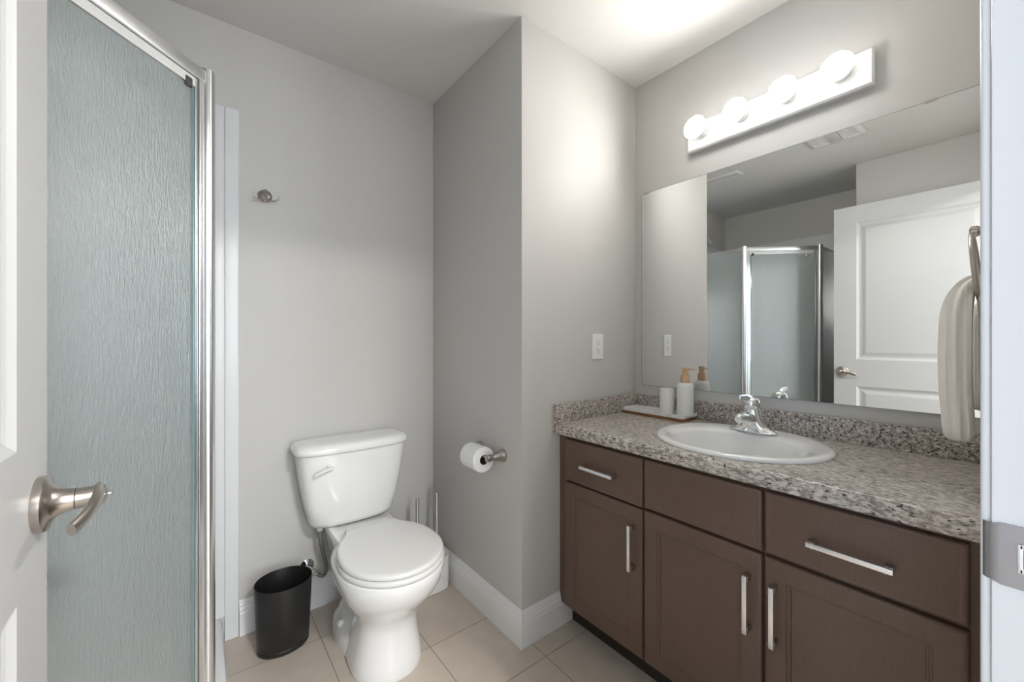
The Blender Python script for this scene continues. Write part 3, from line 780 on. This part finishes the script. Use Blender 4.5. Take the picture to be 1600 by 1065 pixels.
pth = smooth_path([(TCX - .105, 1.742, .668), (TCX - .125, 1.7385, .666), (TCX - .150, 1.740, .658), (TCX - .168, 1.744, .650), (TCX - .174, 1.747, .647)], 5)
n = len(pth); tube(bm, pth, [(.0105, .006), (.0125, .0065)] + [(.0135 - .005 * i / n, .0065) for i in range(n - 4)] + [(.0075, .005), (.004, .003)], 16)
lathe(bm, [(.013, 0), (.013, .010), (.008, .013)], (TCX - .115, 1.7605, .667), (0, -1, 0), 20)
obj('flush_lever', bm, M['plastic'], to, sharp=60)

# supply valve and hose
sv = root('water_supply_valve', (.385, Y2, .185), 'chrome supply valve with a braided hose beside the toilet', 'valve')
bm = NB()
lathe(bm, [(.028, 0), (.028, .003), (.014, .010), (.010, .012), (.010, .045), (.013, .046), (.013, .064), (.008, .066)], (.385, Y2 - .0005, .195), (0, -1, 0), 24)
lathe(bm, [(.0075, 0), (.0075, .022), (.010, .023), (.010, .034), (.006, .035)], (.385, Y2 - .055, .195), (.8, 0, -.6), 16)
obj('valve_body', bm, M['chrome'], sv)
bm = NB(); lathe(bm, [(.006, .062), (.006, .070), (.017, .071), (.0185, .076), (.017, .082), (.004, .084)], (.385, Y2, .195), (0, -1, 0), 10); obj('valve_knob', bm, M['chrome'], sv)
bm = NB()
tube(bm, smooth_path([(.410, Y2 - .055, .176), (.428, Y2 - .060, .160), (.443, Y2 - .068, .168), (.446, Y2 - .078, .205), (.433, Y2 - .088, .26), (.421, Y2 - .095, .315), (.417, Y2 - .097, .352), (.416, Y2 - .097, .378)], 7), .0075, 12)
obj('hose', bm, M['hose'], sv)
bm = NB(); lathe(bm, [(.012, 0), (.0125, .004), (.011, .018), (.008, .021)], (.416, Y2 - .097, .375), (0, 0, 1), 10); obj('coupling_nut', bm, M['plastic'], sv)

# waste bin
bn = root('waste_bin', (.268, 1.785, 0), 'small black oval waste bin on the tiles left of the toilet', 'bin')
bm = NB()
def bo(t, k=0): return sup(.268 - .002 * t, 0, 1, -1, 1, 0)
def bring(t, ins, z):
    cy = 1.787 - .016 * t; a = .089 + .0095 * t - ins; b = .068 + .022 * t - ins; cx = .268 - .002 * t
    return [Vector((cx + a * cos(2 * pi * k / 64), cy + b * sin(2 * pi * k / 64), z)) for k in range(64)]
H = .266
loft(bm, [bring(0, .008, .0008), bring(0, .003, .003), bring(.0, 0, .008), bring(.03, -.0002, .020), bring(.045, .0012, .0215), bring(.05, 0, .023), bring(.5, 0, H * .5), bring(.985, 0, H - .003), bring(1, .0008, H), bring(1, .002, H), bring(.98, .003, H - .003), bring(.5, .0025, H * .5), bring(.02, .0025, .010), bring(0, .05, .009)])
obj('bin_body', bm, M['black'], bn, sharp=45)

# brush caddy with two chrome-handled wands
cdx0, cdx1, cdy0, cdy1, cdh = .720, .968, 1.705, 1.905, .158
ca = root('brush_caddy', (.845, 1.805, 0), 'white fluted holder for the cleaning brushes on the floor behind the toilet', 'caddy')
bm = NB()
def cring(ins, z, N=96, fl=.0012):
    cx, cy = (cdx0 + cdx1) / 2, (cdy0 + cdy1) / 2; r = sup(cx, cy, (cdx1 - cdx0) / 2 - ins, cdy0 + ins, cdy1 - ins, z, 5, 5, N)
    if fl:
        for i, p in enumerate(r):
            if i % 6 == 0: p.x += (cx - p.x) * .02; p.y += (cy - p.y) * .025
    return r
loft(bm, [cring(.006, .0008), cring(.003, .004), cring(0.001, .030), cring(0, cdh - .012, fl=0), cring(0, cdh - .002, fl=0), cring(.0015, cdh, fl=0), cring(.006, cdh, fl=0), cring(.008, cdh - .010, fl=0), cring(.010, cdh - .012, fl=0)])
obj('caddy_body', bm, M['plastic'], ca, sharp=30)
for nm, x, lab, top in (('toilet_brush', .831, 'chrome brush handle standing in the white caddy, nearer the toilet tank', .434), ('toilet_plunger', .9335, 'chrome plunger handle standing in the white caddy, nearer the corner', .437)):
    r_ = root(nm, (x, 1.80, cdh), lab, 'brush' if 'brush' in nm else 'plunger')
    bm = NB(); lathe(bm, [(.0085, cdh - .0115), (.0085, top - .006), (.0075, top - .001), (.005, top)], (x, 1.80, 0), (0, 0, 1), 20); obj('handle', bm, M['chrome'], r_)
    bm = NB(); lathe(bm, [(.030, cdh - .0118), (.030, cdh - .004), (.024, cdh + .002), (.0088, cdh + .004)], (x, 1.80, 0), (0, 0, 1), 28); obj('cap', bm, M['plastic'], r_)

# ================================================================== CEILING VENTS (seen in the mirror)
fn = root('ceiling_fan_grille', (.42, .745, CEIL), 'square white exhaust fan grille on the ceiling, seen in the mirror', 'vent')
bm = NB(); gx0, gx1, gy0, gy1 = .285, .545, .605, .885
gm = lambda a, b, dpt: Vector((a, b, CEIL - .024 + dpt))
rect_rings(bm, gm, gx0, gx1, gy0, gy1, [(0, .0235), (.004, .010), (.022, .001), (.028, 0), (.030, .006)], cap=True); obj('cover', bm, M['vent'], fn, sharp=20)
bm = NB()
for k in range(17):
    y = gy0 + .038 + k * .0125
    if abs(y - .745) < .035: continue
    box(bm, (gx0 + .031, y - .0022, CEIL - .0245), (gx1 - .031, y + .0022, CEIL - .0176))
obj('slats', bm, M['plastic'], fn)
bm = NB(); box(bm, (gx0 + .031, gy0 + .031, CEIL - .0178), (gx1 - .031, gy1 - .031, CEIL - .0165)); obj('shade_backing', bm, M['vent_shade'], fn)  # dark sheet standing in for the shade between the slats
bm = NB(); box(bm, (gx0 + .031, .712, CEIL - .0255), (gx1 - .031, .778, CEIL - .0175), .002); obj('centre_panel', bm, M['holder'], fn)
rg2 = root('ceiling_register', (.24, 1.485, CEIL), 'narrow white ceiling air register beside the nook, seen in the mirror', 'vent')
bm = NB(); qm = lambda a, b, dpt: Vector((a, b, CEIL - .010 + dpt))
rect_rings(bm, qm, .19, .292, 1.336, 1.636, [(0, .0097), (.002, .004), (.012, 0), (.018, 0), (.019, .004)], cap=True); obj('frame', bm, M['vent'], rg2, sharp=20)
bm = NB()
for k in range(20):
    y = 1.361 + k * .0132; box(bm, (.2105, y - .0018, CEIL - .0105), (.2715, y + .0018, CEIL - .0075))
obj('louvres', bm, M['plastic'], rg2)
bm = NB(); box(bm, (.2100, 1.356, CEIL - .0074), (.2720, 1.616, CEIL - .0062)); obj('shade_backing', bm, M['vent_shade'], rg2)  # shade behind the louvres, put in as a grey backing sheet
